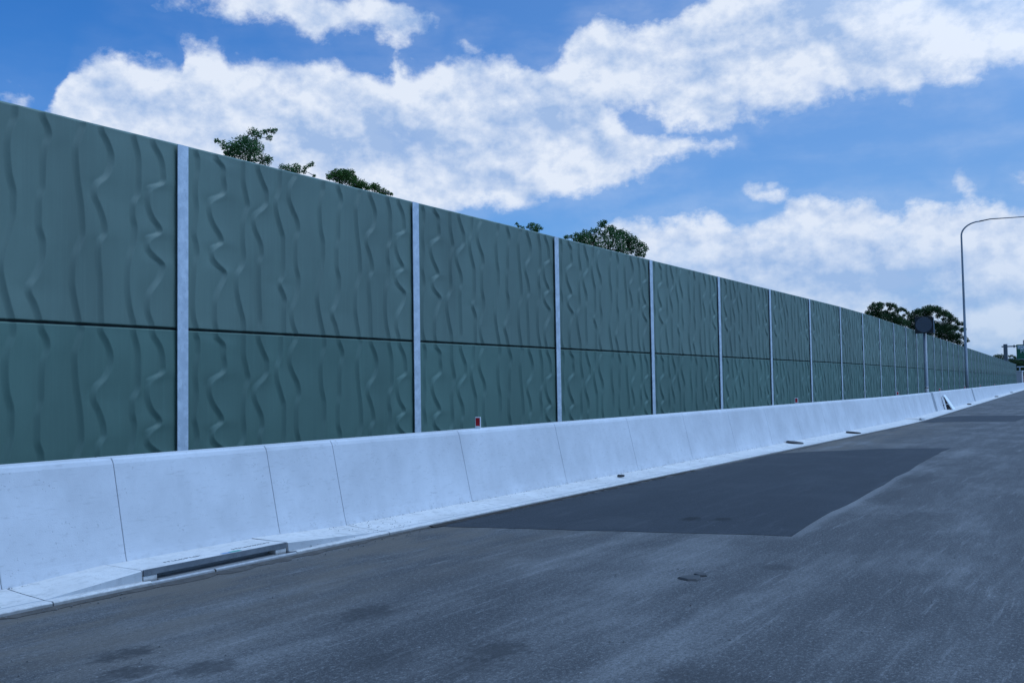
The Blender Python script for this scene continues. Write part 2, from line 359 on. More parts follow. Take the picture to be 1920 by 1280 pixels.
    for (x, y, rx, ry, st) in STAINS:
        if (x < -3.9 and y > 11) != fresh and (x < -3.9 and y > 11 or fresh): continue
        qx = n.m('DIVIDE', n.m('SUBTRACT', X, x), rx); qy = n.m('DIVIDE', n.m('SUBTRACT', Y, y), ry)
        q = n.m('ADD', n.m('MULTIPLY', qx, qx), n.m('MULTIPLY', qy, qy))
        q = n.m('ADD', q, n.m('MULTIPLY', n.m('SUBTRACT', n.noise(n.mapping(p, scale=(1, .6, 1)), 15, 5, 0.75), 0.45), 4.2))
        c = n.mix(n.m('MULTIPLY', n.ss(n.m('MULTIPLY', q, -1.0), -1.3, -0.2), min(1.0, st*1.35)), c, tuple(x*(0.35 if fresh else 0.62) for x in dark))
    n.l.new(c, b.inputs['Base Color'])
    n.l.new(n.lin(f, 0.35, 0.7, 0.78, 0.92), b.inputs['Roughness']); b.inputs['Specular IOR Level'].default_value = 0.3
    bump(n, b, n.m('ADD', n.m('MULTIPLY', a, 1.0), n.m('MULTIPLY', s3, 0.6)), 0.45, 0.008)
    return m
M_asph = make_asphalt('worn_asphalt', (0.049, 0.049, 0.051), (0.166, 0.164, 0.163))
M_fresh = make_asphalt('fresh_asphalt', (0.020, 0.0235, 0.029), (0.037, 0.042, 0.050), True)

def make_ground():
    m, n, b = mat('verge_soil_grass'); p = pos(n)
    f = n.noise(p, 0.5, 6, 0.6); g = n.noise(p, 6, 5, 0.7)
    c = n.mix(n.ss(f, 0.4, 0.6), (0.06, 0.075, 0.03), (0.13, 0.11, 0.075))
    c = n.mix(n.m('MULTIPLY', n.ss(g, 0.45, 0.7), 0.5), c, (0.045, 0.055, 0.022))
    n.l.new(c, b.inputs['Base Color']); b.inputs['Roughness'].default_value = 0.95
    bump(n, b, g, 0.6, 0.08); return m
M_ground = make_ground()
def make_leaf(name, c1, c2):
    m, n, b = mat(name); p = pos(n)
    g = n.new('ShaderNodeNewGeometry').outputs['Random Per Island']
    c = n.mix(g, c1, c2)
    n.l.new(c, b.inputs['Base Color']); b.inputs['Roughness'].default_value = 0.75
    b.inputs['Specular IOR Level'].default_value = 0.08
    tr = n.new('ShaderNodeBsdfTranslucent'); n.l.new(c, tr.inputs[0])
    mx = n.new('ShaderNodeMixShader'); mx.inputs[0].default_value = 0.35
    n.l.new(b.outputs[0], mx.inputs[1]); n.l.new(tr.outputs[0], mx.inputs[2])
    n.l.new(mx.outputs[0], n.n['Material Output'].inputs[0])
    return m
M_leaf_a = make_leaf('glossy_green_leaves', (0.050, 0.120, 0.045), (0.115, 0.225, 0.085))
M_leaf_b = make_leaf('dense_green_leaves', (0.050, 0.110, 0.028), (0.115, 0.205, 0.060))
M_leaf_c = make_leaf('dark_green_leaves', (0.036, 0.095, 0.036), (0.082, 0.175, 0.062))
M_leaf_d = make_leaf('olive_gum_leaves', (0.032, 0.066, 0.030), (0.076, 0.130, 0.052))
M_bark = plain('grey_brown_bark', (0.13, 0.105, 0.085), 0.9, 0, 0.35, 9)
M_white = plain('white_painted_steel', (0.78, 0.79, 0.80), 0.45, 0, 0.05)
M_black = plain('matt_black_housing', (0.010, 0.011, 0.013), 0.6, 0, 0.2)
M_disc = plain('dark_display_lens', (0.050, 0.060, 0.080), 0.25, 0, 0.2, 2)
M_rubber = plain('weathered_black_rubber', (0.045, 0.045, 0.046), 0.75, 0, 0.35, 12)
M_red = plain('red_reflector', (0.42, 0.006, 0.015), 0.3, 0, 0.15, 40)
M_green = plain('green_sign_face', (0.004, 0.11, 0.055), 0.5, 0, 0.06)
M_ltxt = plain('white_sign_sheeting', (0.72, 0.74, 0.75), 0.5, 0, 0.04)
M_dark = plain('dark_pit_inside', (0.05, 0.055, 0.06), 0.9, 0, 0.3)
M_dirt = plain('rusty_gutter_dirt', (0.066, 0.058, 0.052), 0.95, 0, 0.75, 9)
M_black_dirt = plain('dark_rusty_bitumen', (0.026, 0.020, 0.016), 0.95, 0, 0.7, 14)
M_stone = plain('grey_gravel', (0.10, 0.10, 0.10), 0.9, 0, 0.6, 20)
M_stencil = plain('grey_stencil_paint', (0.13, 0.14, 0.15), 0.8, 0, 0.2)
M_paint_g = plain('green_marking_paint', (0.05, 0.30, 0.24), 0.7, 0, 0.2, 30)
M_paint_b = plain('blue_marking_paint', (0.16, 0.27, 0.46), 0.7, 0, 0.2, 30)
M_pale = plain('pale_blockwork', (0.46, 0.45, 0.46), 0.9, 0, 0.1, 3)
M_orange = plain('rust_brown_soil', (0.24, 0.075, 0.035), 0.95, 0, 0.3, 5)

# ------------------------------------------------------------------ ground and road
g = MB(); g.add([(-2500, -2500, -0.14), (2500, -2500, -0.14), (2500, 2500, -0.14), (-2500, 2500, -0.14)], [(0, 1, 2, 3)])
tag(g.build('ground', M_ground), kind='structure')
KERB = -7.10
def strip(mb, offs_z, s0, s1, ds):
    ss = list(np.arange(s0, s1, ds)) + [s1]; n = len(offs_z); vs = []; fs = []
    for s in ss:
        for o, z in offs_z: vs.append(P(s, o, z))
    for i in range(len(ss)-1):
        for k in range(n-1): fs.append((i*n+k, (i+1)*n+k, (i+1)*n+k+1, i*n+k+1))
    mb.add(vs, [f[::-1] for f in fs]); return mb
r = strip(MB(), [(-8.9, 0), (KERB-0.2, 0), (KERB+0.5, 0), (16, 0), (26, 0)], -40, 430, 4)
tag(r.build('road', M_asph), kind='structure')
# asphalt patches (one compaction lift proud of the old surface)
def patch(name, pts, m):
    vs = [(x, y, z) for z in (0.001, 0.004) for x, y in pts]; n = len(pts)
    fs = [tuple(range(n, 2*n))] + [(i, (i+1) % n, n+(i+1) % n, n+i) for i in range(n)]
    tag(MB().add(vs, fs).build(name, m), kind='structure')
def jag(a, b, n, amp):
    return [(a[0]+(b[0]-a[0])*t+random.uniform(-amp, amp), a[1]+(b[1]-a[1])*t+random.uniform(-amp, amp)) for t in np.linspace(0, 1, n)[:-1]]
patch('road_patch', [(-7.085, 9.28)] + jag((-6.9, 9.32), (-3.17, 10.43), 26, 0.02) + jag((-3.17, 10.43), (-3.8, 25.6), 22, 0.03) + jag((-3.8, 25.6), (-5.2, 24.9), 5, 0.05) + jag((-5.2, 24.9), (-7.0, 22.6), 6, 0.08) + [(-7.085, 22.3)], M_fresh)
q = [on_z(x, y, 0.0)[:2] for x, y in ((1722, 792), (1800, 790.5), (1904, 789.5), (1935, 779), (1880, 779), (1800, 779.5), (1752, 783.5))]
patch('far_road_patch', [tuple(a) for a in q], M_fresh)

# ------------------------------------------------------------------ concrete apron (kerb tray) with raised inlet ramps
PITS = [(5.30, 7.0, 0.86, 1.3), (42.45, 43.0, 0.1, 1.9)]     # opening from, to, ramp before, ramp after
def rampf(s):
    r_ = 0.0
    for a, b, p0, p1 in PITS:
        if a-p0 < s < a: r_ = max(r_, (s-(a-p0))/p0)
        elif a <= s <= b: r_ = 1.0
        elif b < s < b+p1: r_ = max(r_, 1-(s-b)/p1)
    return r_
def apron_profile(s):
    r_ = rampf(s)
    return [(KERB, -0.03), (KERB-0.005, 0.034), (KERB-0.020, 0.046), (KERB-0.10, 0.044-0.010*r_), (KERB-0.128-0.004*r_, 0.043-0.010*r_), (KERB-0.14-0.003*r_, 0.046+0.070*r_),
            (KERB-0.152-0.005*r_, 0.047+0.075*r_), (KERB-0.42, 0.062+0.062*r_), (-7.85, 0.088+0.042*r_)]
ap = MB(); apm = []
JOINTS = [-3.5, 1.75, 4.40, 8.43, 10.98, 13.66, 16.34, 19.0, 21.67, 24.34] + [27.0+2.67*k for k in range(75)]
def apron_seg(a, b):
    n = 24 if b < 12 or (40 < b < 48) else 4
    ss = np.linspace(a, b, n); vs = []; fs = []; k = 9
    for s in ss:
        for o, z in apron_profile(s): vs.append(P(s, o + (random.gauss(0, .003) if z < .047 and s < 60 else 0), z))
    for i in range(n-1):
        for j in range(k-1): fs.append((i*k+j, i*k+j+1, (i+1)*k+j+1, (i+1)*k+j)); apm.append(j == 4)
    apm.extend((False, False))
    fs.append(tuple(range(k-1, -1, -1)) if False else tuple(range(k))); fs.append(tuple((n-1)*k+j for j in range(k-1, -1, -1)))
    ap.add(vs, fs)
cuts = []
for a, b in zip(JOINTS[:-1], JOINTS[1:]):
    st = a
    for p in PITS:
        if a <= p[0] < b: cuts.append((st, p[0])); st = p[1]
    cuts.append((st, b))
for a, b in cuts:
    gp = 0.006 if b < 12 else 0.004
    apron_seg(a+gp, b-gp)
apo = ap.build('kerb_apron', M_apron); tag(apo, kind='structure')
apo.data.materials.append(M_riser)                # risers beside the inlets: shade of the upright face, and dirt, painted darker
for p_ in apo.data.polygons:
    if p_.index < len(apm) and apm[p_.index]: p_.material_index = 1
# low lip that runs on in front of the inlets
lp = MB()
for a, b, *_ in PITS:
    strip(lp, [(KERB-0.115, -0.03), (KERB-0.11, 0.022), (KERB-0.022, 0.036), (KERB-0.005, 0.026), (KERB, -0.03)][::-1], a, (a+b)/2-0.18, 0.3)
    strip(lp, [(KERB-0.115, -0.03), (KERB-0.11, 0.022), (KERB-0.022, 0.036), (KERB-0.005, 0.026), (KERB, -0.03)][::-1], (a+b)/2-0.165, b, 0.3)
tag(lp.build('kerb_lip', M_conc), kind='structure')
# ragged silt and crumbled asphalt along the kerb line
dm = MB(); vs = []; s = 1.0; rows = []
while s < 64:
    w = 0.02+0.13*abs(math.sin(s*1.7)+math.sin(s*0.63+1))*0.5*random.random() + (0.05 if 4 < s < 8 else 0)
    if 9.1 < s < 18: w = 0.03+0.05*random.random()
    rows.append((P(s, KERB+0.003, 0.014), P(s, KERB+0.3*w, 0.012), P(s, KERB+w, 0.0035))); s += random.uniform(0.06, 0.16)
for a in rows: vs += a
fs = []
for i in range(len(rows)-1):
    for k in range(2): fs.append((i*3+k, i*3+k+1, (i+1)*3+k+1, (i+1)*3+k))
dm.add(vs, fs)
tag(dm.build('gutter_silt', M_dirt), kind='stuff')

cm = MB(); vs = []; fs = []; n_ = 0
for s in np.arange(9.15, 17.5, 0.11):
    w = (0.045+0.05*random.random())*(1.0 if s < 12.2 or random.random() < .6 else 0.35)
    vs += [P(s, KERB-0.004, 0.020), P(s, KERB+0.012, 0.022), P(s, KERB+w, 0.0075)]
n_ = len(vs)//3
for i in range(n_-1):
    for k in range(2): fs.append((i*3+k, i*3+k+1, (i+1)*3+k+1, (i+1)*3+k))
cm.add(vs, fs)
tag(cm.build('crumbled_bitumen', M_black_dirt), kind='stuff')
# ------------------------------------------------------------------ drain inlets
def drain(a, b, big, label):
    mid = (a+b)/2; o = P(mid, -7.5, 0); t = empty('drain_inlet', o, hd(mid)); L = b-a
    # local: x across (toward road +), y along
    slab = MB(); z0, z1 = 0.068, 0.121
    fx = KERB-0.14+7.5
    slab.box((((fx-0.02)-0.36)/2, 0, (z0+z1)/2+0.002), ((fx-0.02)+0.36, L-0.024, z1-z0), ch=0.006)
    slab.build('lintel_slab', M_apron, t)
    ang = MB(); ang.box((fx-0.008, 0, 0.098), (0.018, L-0.03, 0.050)); ang.build('steel_angle', M_galv_d, t)
    for e in (-1, 1):
        MB().box((fx-0.10, e*(L/2-0.085), 0.028), (0.19, 0.14, 0.082), ch=0.004).build('side_wall', M_apron, t)
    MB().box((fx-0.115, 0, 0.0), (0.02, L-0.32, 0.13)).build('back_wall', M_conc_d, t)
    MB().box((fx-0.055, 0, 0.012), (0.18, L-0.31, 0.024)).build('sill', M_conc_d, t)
    if big:
        for lo, hi in ((-0.50, -0.10), (0.28, 0.74)):    # stencilled letter strokes, too worn to read
            st = MB(); y = lo
            while y < hi:
                w = random.choice((0.014, 0.022, 0.03)); x = fx-0.16
                st.box((x, y, z1+0.0035), (0.042, 0.006, 0.002))
                if random.random() < .7: st.box((x+random.choice((-.018, 0, .018)), y+w/2+0.004, z1+0.0035), (0.006, w-0.004, 0.002))
                y += w+0.016
            st.build('stencil_lettering', M_stencil, t)
        MB().box((fx-0.055, 0.22, z1+0.0035), (0.05, 0.13, 0.002)).build('paint_mark', M_paint_g, t)
        MB().box((fx-0.05, 0.10, z1+0.0035), (0.04, 0.10, 0.002)).build('paint_mark', M_paint_b, t)
    tag(t, label, 'drain')
drain(PITS[0][0], PITS[0][1], True, 'long kerb drain inlet with blue grey steel edge below the nearest barrier sections')
drain(PITS[1][0], PITS[1][1], False, 'small dark open drain inlet in the kerb well before the leaning white sign')

# ------------------------------------------------------------------ concrete road barrier
FB, FT, ZT = -7.755, -7.985, 1.054
def bar_prof():
    return [(FB+0.02, -0.02), (FB, 0.085), (FB-0.03, 0.19), (FT+0.016, ZT-0.055), (FT-0.002, ZT-0.018), (FT-0.022, ZT), (FT-0.27, ZT), (FT-0.292, ZT-0.018), (FT-0.31, ZT-0.055), (FT-0.55, -0.02)]
def bar_seg(a, b, parent, core=True):
    n = 2 if b < 36 or b > 47 else 3
    pr = bar_prof(); k = len(pr); vs = []; fs = []; mb = MB()
    ch = 0.006
    ss = [a, a+ch] + list(np.linspace(a+ch, b-ch, n)[1:-1]) + [b-ch, b]
    cx = sum(o for o, z in pr)/k; cz = 0.5
    for i, s in enumerate(ss):
        sh = 0.006 if i in (0, len(ss)-1) else 0.0
        for o, z in pr:
            d = math.hypot(o-cx, z-cz); vs.append(P(s, o+(cx-o)/d*sh, z+(cz-z)/d*sh))
    for i in range(len(ss)-1):
        for j in range(k): fs.append((i*k+j, i*k+(j+1) % k, (i+1)*k+(j+1) % k, (i+1)*k+j))
    fs.append(tuple(range(k-1, -1, -1))); fs.append(tuple((len(ss)-1)*k+j for j in range(k)))
    mb.add(vs, fs); mb.build('barrier_section', M_conc, parent)
def bar_core(a, b, parent):
    vs = []; fs = []; pr = [(o+(cx_-o)*0.09, z+(0.5-z)*0.05) for o, z in bar_prof() for cx_ in (-8.07,)]
    ss = list(np.arange(a, b, 2.0)) + [b]; k = len(pr)
    for s in ss:
        for o, z in pr: vs.append(P(s, o, z))
    for i in range(len(ss)-1):
        for j in range(k): fs.append((i*k+j, i*k+(j+1) % k, (i+1)*k+(j+1) % k, (i+1)*k+j))
    fs.append(tuple(range(k-1, -1, -1))); fs.append(tuple((len(ss)-1)*k+j for j in range(k)))
    MB().add(vs, fs).build('joint_filler', M_joint, parent)
G1, G2 = s_at(1746.5, FT, ZT), s_at(1821.5, FT, ZT)
print('gaps', G1, G2)
BJ = [-4.0, 1.75, 4.36, 5.52, 7.40, 8.43, 10.98, 13.66, 16.34, 19.0, 21.67, 24.34, 27.0, 29.67, 31.1, 32.4, 35.1, 37.8, 40.4, 43.1, 45.8, 48.6]
def run(js, label):
    t = empty('concrete_barrier', P(js[0], -8.1, 0), 0)
    inv = Matrix.Translation(Vector(t.location)).inverted()
    for a, b in zip(js[:-1], js[1:]): bar_seg(a+0.0035, b-0.0035, t)
    bar_core(js[0]+0.05, js[-1]-0.05, t)
    if 'short' in label:
        for g_ in (G1, G2):
            pr = [(o+(-8.09-o)*0.07, z+(0.5-z)*0.02) for o, z in bar_prof()]; k = len(pr)
            vs = [P(g_+e*0.52, o, z) for e in (-1, 1) for o, z in pr]
            MB().add(vs, [(j, (j+1) % k, k+(j+1) % k, k+j) for j in range(k)]).build('gap_filler', M_conc_d, t)
    for c in t.children: c.matrix_parent_inverse = inv
    tag(t, label, 'barrier', 'concrete road barriers')
run(BJ + [G1-0.5], 'long pale concrete road barrier nearest the camera with many saw cut joints')
run([G1+0.5] + [G1+(G2-G1)*k/7 for k in range(1, 7)] + [G2-0.5], 'short concrete barrier between two open gaps with a white sign leaning on it')
run([G2+0.5] + [G2+2.7+2.67*k for k in range(62)], 'far concrete barrier running past the lamp post to the overhead green sign')

# ------------------------------------------------------------------ noise wall
BAY, Y0, XW = 4.46, 7.47, -9.50
ZJ, ZW0, ZW1 = 2.405, 0.18, 4.632
LINES = [
[(2.19, 0.22), (2.12, 0.26), (1.98, 0.26), (1.84, 0.23), (1.68, 0.22), (1.49, 0.24), (1.31, 0.22), (1.17, 0.2), (1.06, 0.23), (0.93, 0.25), (0.77, 0.21), (0.57, 0.19), (0.28, 0.18), (0.11, 0.2), (0.01, 0.24)],
[(2.18, 0.52), (2.1, 0.64), (1.95, 0.65), (1.84, 0.67), (1.72, 0.64), (1.61, 0.45), (1.52, 0.42), (1.35, 0.48), (1.18, 0.61), (1.11, 0.63), (1.01, 0.48), (0.92, 0.46), (0.84, 0.53), (0.73, 0.68), (0.65, 0.66), (0.49, 0.57), (0.3, 0.51), (0.11, 0.51), (0.0, 0.54)],
[(2.17, 0.97), (1.99, 0.97), (1.77, 1.02), (1.65, 1.05), (1.54, 1.01), (1.41, 0.97), (1.21, 0.96), (0.97, 0.98), (0.84, 0.95), (0.73, 0.87), (0.59, 0.85), (0.35, 0.9), (0.13, 0.97), (-0.0, 0.98)],
[(2.18, 1.21), (2.02, 1.29), (1.87, 1.37), (1.74, 1.37), (1.65, 1.31), (1.53, 1.16), (1.46, 1.13), (1.36, 1.16), (1.18, 1.26), (1.02, 1.28), (0.89, 1.23), (0.66, 1.23), (0.35, 1.24), (0.15, 1.25), (-0.0, 1.21)],
[(2.18, 1.61), (1.99, 1.6), (1.88, 1.57), (1.77, 1.52), (1.64, 1.54), (1.44, 1.61), (1.3, 1.66), (1.08, 1.66), (0.82, 1.65), (0.72, 1.62), (0.67, 1.58), (0.55, 1.65), (0.44, 1.69), (0.31, 1.67), (0.17, 1.67), (0.01, 1.67)],
[(2.19, 1.9), (2.02, 1.78), (1.89, 1.76), (1.75, 1.81), (1.59, 1.91), (1.44, 1.94), (1.3, 1.89), (1.11, 1.88), (0.93, 1.89), (0.76, 1.94), (0.59, 1.92), (0.43, 1.86), (0.28, 1.8), (0.15, 1.82), (-0.01, 1.9)],
[(2.19, 2.43), (2.11, 2.43), (1.97, 2.38), (1.81, 2.35), (1.52, 2.37), (1.3, 2.42), (1.12, 2.42), (0.91, 2.38), (0.8, 2.35), (0.69, 2.32), (0.53, 2.29), (0.35, 2.32), (0.13, 2.38), (0.0, 2.42)],
[(2.18, 2.72), (2.08, 2.78), (1.99, 2.8), (1.84, 2.75), (1.57, 2.73), (1.43, 2.73), (1.26, 2.69), (1.01, 2.69), (0.83, 2.74), (0.65, 2.73), (0.44, 2.65), (0.32, 2.58), (0.17, 2.65), (0.0, 2.71)],
[(2.17, 3.19), (2.04, 3.14), (1.9, 3.1), (1.62, 3.12), (1.29, 3.17), (0.99, 3.19), (0.87, 3.16), (0.7, 3.09), (0.44, 3.07), (0.24, 3.1), (0.02, 3.15)],
[(2.19, 3.4), (2.05, 3.49), (1.89, 3.54), (1.77, 3.52), (1.64, 3.45), (1.55, 3.35), (1.45, 3.32), (1.3, 3.39), (1.13, 3.45), (1.02, 3.46), (0.91, 3.39), (0.72, 3.38), (0.49, 3.4), (0.18, 3.41), (0.0, 3.42)],
[(2.19, 3.82), (1.99, 3.88), (1.72, 3.89), (1.52, 3.88), (1.39, 3.81), (1.27, 3.81), (1.13, 3.84), (0.93, 3.82), (0.75, 3.76), (0.49, 3.74), (0.22, 3.77), (0.02, 3.83)],
[(2.18, 4.07), (2.03, 4.18), (1.84, 4.22), (1.7, 4.2), (1.62, 4.04), (1.49, 4.0), (1.3, 4.06), (1.15, 4.18), (1.1, 4.17), (1.03, 4.03), (0.94, 3.99), (0.85, 4.07), (0.74, 4.22), (0.59, 4.18), (0.36, 4.02), (0.21, 4.0), (0.02, 4.07)]]
STEP, CHW = 0.032, 0.034
def smooth_curve(x, xp, yp):       # monotone-slope cubic through the traced points
    d = np.diff(yp)/np.maximum(np.diff(xp), 1e-4); m_ = np.concatenate(([d[0]], (d[1:]+d[:-1])/2, [d[-1]]))
    m_[1:-1] = np.where(d[1:]*d[:-1] <= 0, 0, m_[1:-1])
    i = np.clip(np.searchsorted(xp, x)-1, 0, len(xp)-2); h = xp[i+1]-xp[i]; t = np.clip((x-xp[i])/h, 0, 1)
    return (2*t**3-3*t**2+1)*yp[i] + (t**3-2*t**2+t)*h*m_[i] + (-2*t**3+3*t**2)*yp[i+1] + (t**3-t**2)*h*m_[i+1]
def panel_mesh(name, z0, z1, m, flip=1.0):
    H = z1-z0; u0_, u1_ = 0.018, BAY-0.018
    nu, nv = 620, 200; u = np.linspace(u0_, u1_, nu); v = np.linspace(0, H, nv)
    vv = np.linspace(-0.1, 2.5, 1041)
    crv = []
    ker = np.exp(-np.linspace(-2, 2, 41)**2); ker /= ker.sum()
    for l in LINES:
        a = np.array(sorted(l)); y = smooth_curve(vv, a[:, 0], a[:, 1])
        y = np.convolve(np.pad(y, 20, 'edge'), ker, 'valid'); y = np.convolve(np.pad(y, 20, 'edge'), ker, 'valid'); crv.append((y, np.gradient(y, vv)))
    vq = v*(2.225/H)
    Hh = np.zeros((nv, nu))
    for j in range(nv):
        c = np.array([np.interp(vq[j], vv, y) for y, _ in crv]); sl_ = np.array([np.interp(vq[j], vv, s_) for _, s_ in crv])
        k = np.searchsorted(c, u)              # interval number
        lo = np.concatenate(([-0.05], c))[k]; hi = np.concatenate((c, [BAY+0.05]))[k]
        t = (u-lo)/np.maximum(hi-lo, 1e-3)
        saw = STEP*(1-t)                       # falls slowly, then steps out at the next line
        h = saw.copy()
        for ci, si in zip(c, sl_):
            k_ = math.sqrt(1+min(si*si, 9.0)); wa, wb = CHW*1.75*k_, 0.010*k_
            d = (u-(ci-wa))/(wa+wb); msk = (d > 0) & (d < 1)
            if msk.any():
                a_ = np.interp(ci-wa, u, saw); b_ = np.interp(ci+wb, u, saw); e = d[msk]
                h[msk] = a_+(b_-a_)*(e**1.55)
        ed = np.clip(np.minimum(u-u0_, u1_-u)/0.09, 0, 1); Hh[j] = h*ed*ed*(3-2*ed)
    verts = []; rows = []
    def row(xf, z):
        rows.append(len(verts)//nu)
        for i in range(nu): verts.append((xf[i], u[i], z))
    zero = np.zeros(nu); CH = 0.020; CB = 0.007
    T = 0.15; CT = CH if z1 > 4 else 0.010
    row(zero-T, 0.0); row(zero-CB, 0.0)
    for j in range(nv):
        z = CB+(H-CB-CT)*j/(nv-1); row(Hh[j], z)
    row(zero-CT, H); row(zero-T, H)
    nr = len(rows); faces = []; sm = []
    for r_ in range(nr):
        r2 = (r_+1) % nr
        s_ = 2 <= r_ < nr-3
        for i in range(nu-1):
            if not s_ and r_ in (nr-1,): continue
            faces.append((r_*nu+i, r_*nu+i+1, r2*nu+i+1, r2*nu+i)); sm.append(s_)
    faces.append(((nr-1)*nu, (nr-1)*nu+nu-1, nu-1, 0)); sm.append(False)
    faces.append(tuple(r_*nu for r_ in range(nr))); sm.append(False)
    faces.append(tuple(r_*nu+nu-1 for r_ in range(nr-1, -1, -1))); sm.append(False)
    me = bpy.data.meshes.new(name); me.from_pydata(verts, [], faces); me.polygons.foreach_set('use_smooth', sm); me.update()
    me.materials.append(m); return me
me_up = panel_mesh('upper_panel', ZJ+0.009, ZW1, M_pan_up)
me_lo = panel_mesh('lower_panel', ZW0, ZJ-0.011, M_pan_lo)
NB = 45
wall = empty('noise_wall', P(Y0-2*BAY, XW, 0)); wl = Vector(wall.location)
tag(wall, 'tall dark green noise wall of wavy patterned concrete panels between galvanised steel posts', 'wall')
pm = MB()
HP = 4.612
for d, x in (((0.012, 0.152, HP), 0.043), ((0.012, 0.156, HP), -0.20)): pm.box((x, 0, HP/2), d)
pm.box((-0.0785, 0, HP/2-0.001), (0.229, 0.010, HP-0.004))
post0 = pm.build('steel_post', M_galv, wall)
sealb = MB().box((-0.075, BAY/2, ZJ), (0.05, BAY-0.06, 0.05)); seal0 = sealb.build('joint_seal', M_joint, wall)
def dup(o, parent, loc, rz):
    c = o.copy(); col.objects.link(c); c.parent = parent; c.location = loc; c.rotation_euler = (0, 0, rz); return c
for k in range(-2, NB+1):
    s = Y0+k*BAY; a = Vector(P(s, XW, 0)); b = Vector(P(s+BAY, XW, 0)); rz = math.atan2(-(b-a).x, (b-a).y)
    if k == -2: po = post0; po.location = a-wl; po.rotation_euler = (0, 0, rz)
    else: dup(post0, wall, a-wl, rz)
    if k == NB: break
    for me_, z, nm in ((me_up, ZJ+0.009, 'upper_panel'), (me_lo, ZW0, 'lower_panel')):
        o = bpy.data.objects.new(nm, me_); col.objects.link(o); o.parent = wall; o.location = a-wl+Vector((0, 0, z)); o.rotation_euler = (0, 0, rz)
    if k == -2: seal0.location = a-wl; seal0.rotation_euler = (0, 0, rz)
    else: dup(seal0, wall, a-wl, rz)

# ------------------------------------------------------------------ red markers on the barrier top
labels = ['red reflector marker on the barrier top nearest the camera, before the third wall panel',
          'second red reflector marker along the barrier top, above the two black discs',
          'third red reflector marker on the barrier top, just left of the dark round sign post',
          'red reflector marker on the barrier top above the leaning white sign',
          'small red reflector marker on the barrier top just left of the lamp post',
          'tiny red reflector marker on the barrier top just right of the lamp post',
          'farthest red reflector marker on the barrier top well beyond the lamp post']
def delin(s, label, px):
    o = P(s, FT-0.13, ZT); t = empty('reflector_marker', o, hd(s)+R(8))
    MB().box((0, 0, 0.003), (0.10, 0.07, 0.006)).build('base_plate', M_white, t)
    MB().box((0, 0, 0.088), (0.092, 0.014, 0.165), ch=0.004).build('white_plate', M_white, t)
    MB().box((0, -0.0095, 0.098), (0.066, 0.006, 0.118)).build('reflector', M_red, t)
    tag(t, label, 'reflector', 'red reflector markers on the barrier')
for i, px in enumerate((896.3, 1493.3, 1683, 1762, 1809, 1838, 1865)): delin(s_at(px, FT-0.13, ZT+0.1), labels[i], 0)

# ------------------------------------------------------------------ loose things on the apron
def disc(px, py, rad, h, label, tilt):
    p = on_z(px, py, 0.085); t = empty('rubber_disc', (p[0], p[1], 0.060), random.random())
    t.location = (max(min(p[0], -7.2), -7.52), p[1], 0.052)
    a = MB(); n = 28; vs = []; fs = []
    pr = [(rad*0.97, 0.0), (rad, h*0.3), (rad*0.985, h*0.8), (rad*0.93, h), (rad*0.30, h*1.02), (rad*0.26, h*0.7), (0.02, h*0.7)]
    for rr, z in pr:
        for k in range(n): th = 2*math.pi*k/n; vs.append((rr*math.cos(th), rr*math.sin(th), z))
    for i in range(len(pr)-1):
        for k in range(n): fs.append((i*n+k, i*n+(k+1) % n, (i+1)*n+(k+1) % n, (i+1)*n+k))
    fs.append(tuple(range(n-1, -1, -1))); fs.append(tuple((len(pr)-1)*n+k for k in range(n)))
    a.add(vs, fs); a.build('disc_body', M_rubber, t); t.rotation_euler = (R(1), R(7), tilt)
    MB().tube([(0, 0, h*0.7), (0, 0, h*1.1)], rad*0.14, 12).build('centre_boss', M_rubber, t)
    tag(t, label, 'disc', 'black discs lying on the kerb apron')
disc(1478, 829, 0.225, 0.055, 'larger black round disc lying on the kerb apron nearer the camera', 0.3)
disc(1600, 810, 0.225, 0.045, 'black round disc lying flat on the kerb apron farther from the camera', 1.1)
def chunk(px, py, size, label, name, m):
    p = on_z(px, py, 0.075); mb = MB(); n = 9; vs = []; fs = []; k = 6
    for i in range(k):
        x = (i/(k-1)-0.5)*size[0]; rr = [0.55, 0.95, 1.0, 1.0, 0.95, 0.7][i]
        for j in range(n):
            th = 2*math.pi*j/n; q_ = 1+random.uniform(-.08, .08)
            vs.append((x+random.uniform(-.004, .004), math.cos(th)*size[1]/2*rr*q_, size[2]/2+math.sin(th)*size[2]/2*rr*q_))
    for i in range(k-1):
        for j in range(n): fs.append((i*n+j, i*n+(j+1) % n, (i+1)*n+(j+1) % n, (i+1)*n+j))
    fs.append(tuple(range(n-1, -1, -1))); fs.append(tuple((k-1)*n+j for j in range(n)))
    mb.add(vs, fs, True); o = mb.build(name, m); s_ = s_at(px, -7.50, 0.09); o.location = P(s_, -7.50 if size[0] < .2 else -7.40, 0.068); o.rotation_euler = (0, 0, R(38))
    tag(o, label, 'debris')
chunk(1164, 889, (0.125, 0.075, 0.05), 'small dark grey lump lying on the kerb apron against the pale barrier', 'stone_lump', M_rubber)
chunk(1866, 743.5, (0.34, 0.25, 0.09), 'dark low lump on the kerb apron beyond the lamp post', 'debris_lump', M_rubber)
chunk(1895, 737, (0.34, 0.22, 0.08), 'farthest dark low lump on the kerb apron near the right edge', 'debris_lump', M_rubber)
chunk(1814, 757.5, (0.26, 0.2, 0.08), 'dark lump on the kerb apron at the second barrier gap', 'debris_lump', M_rubber)
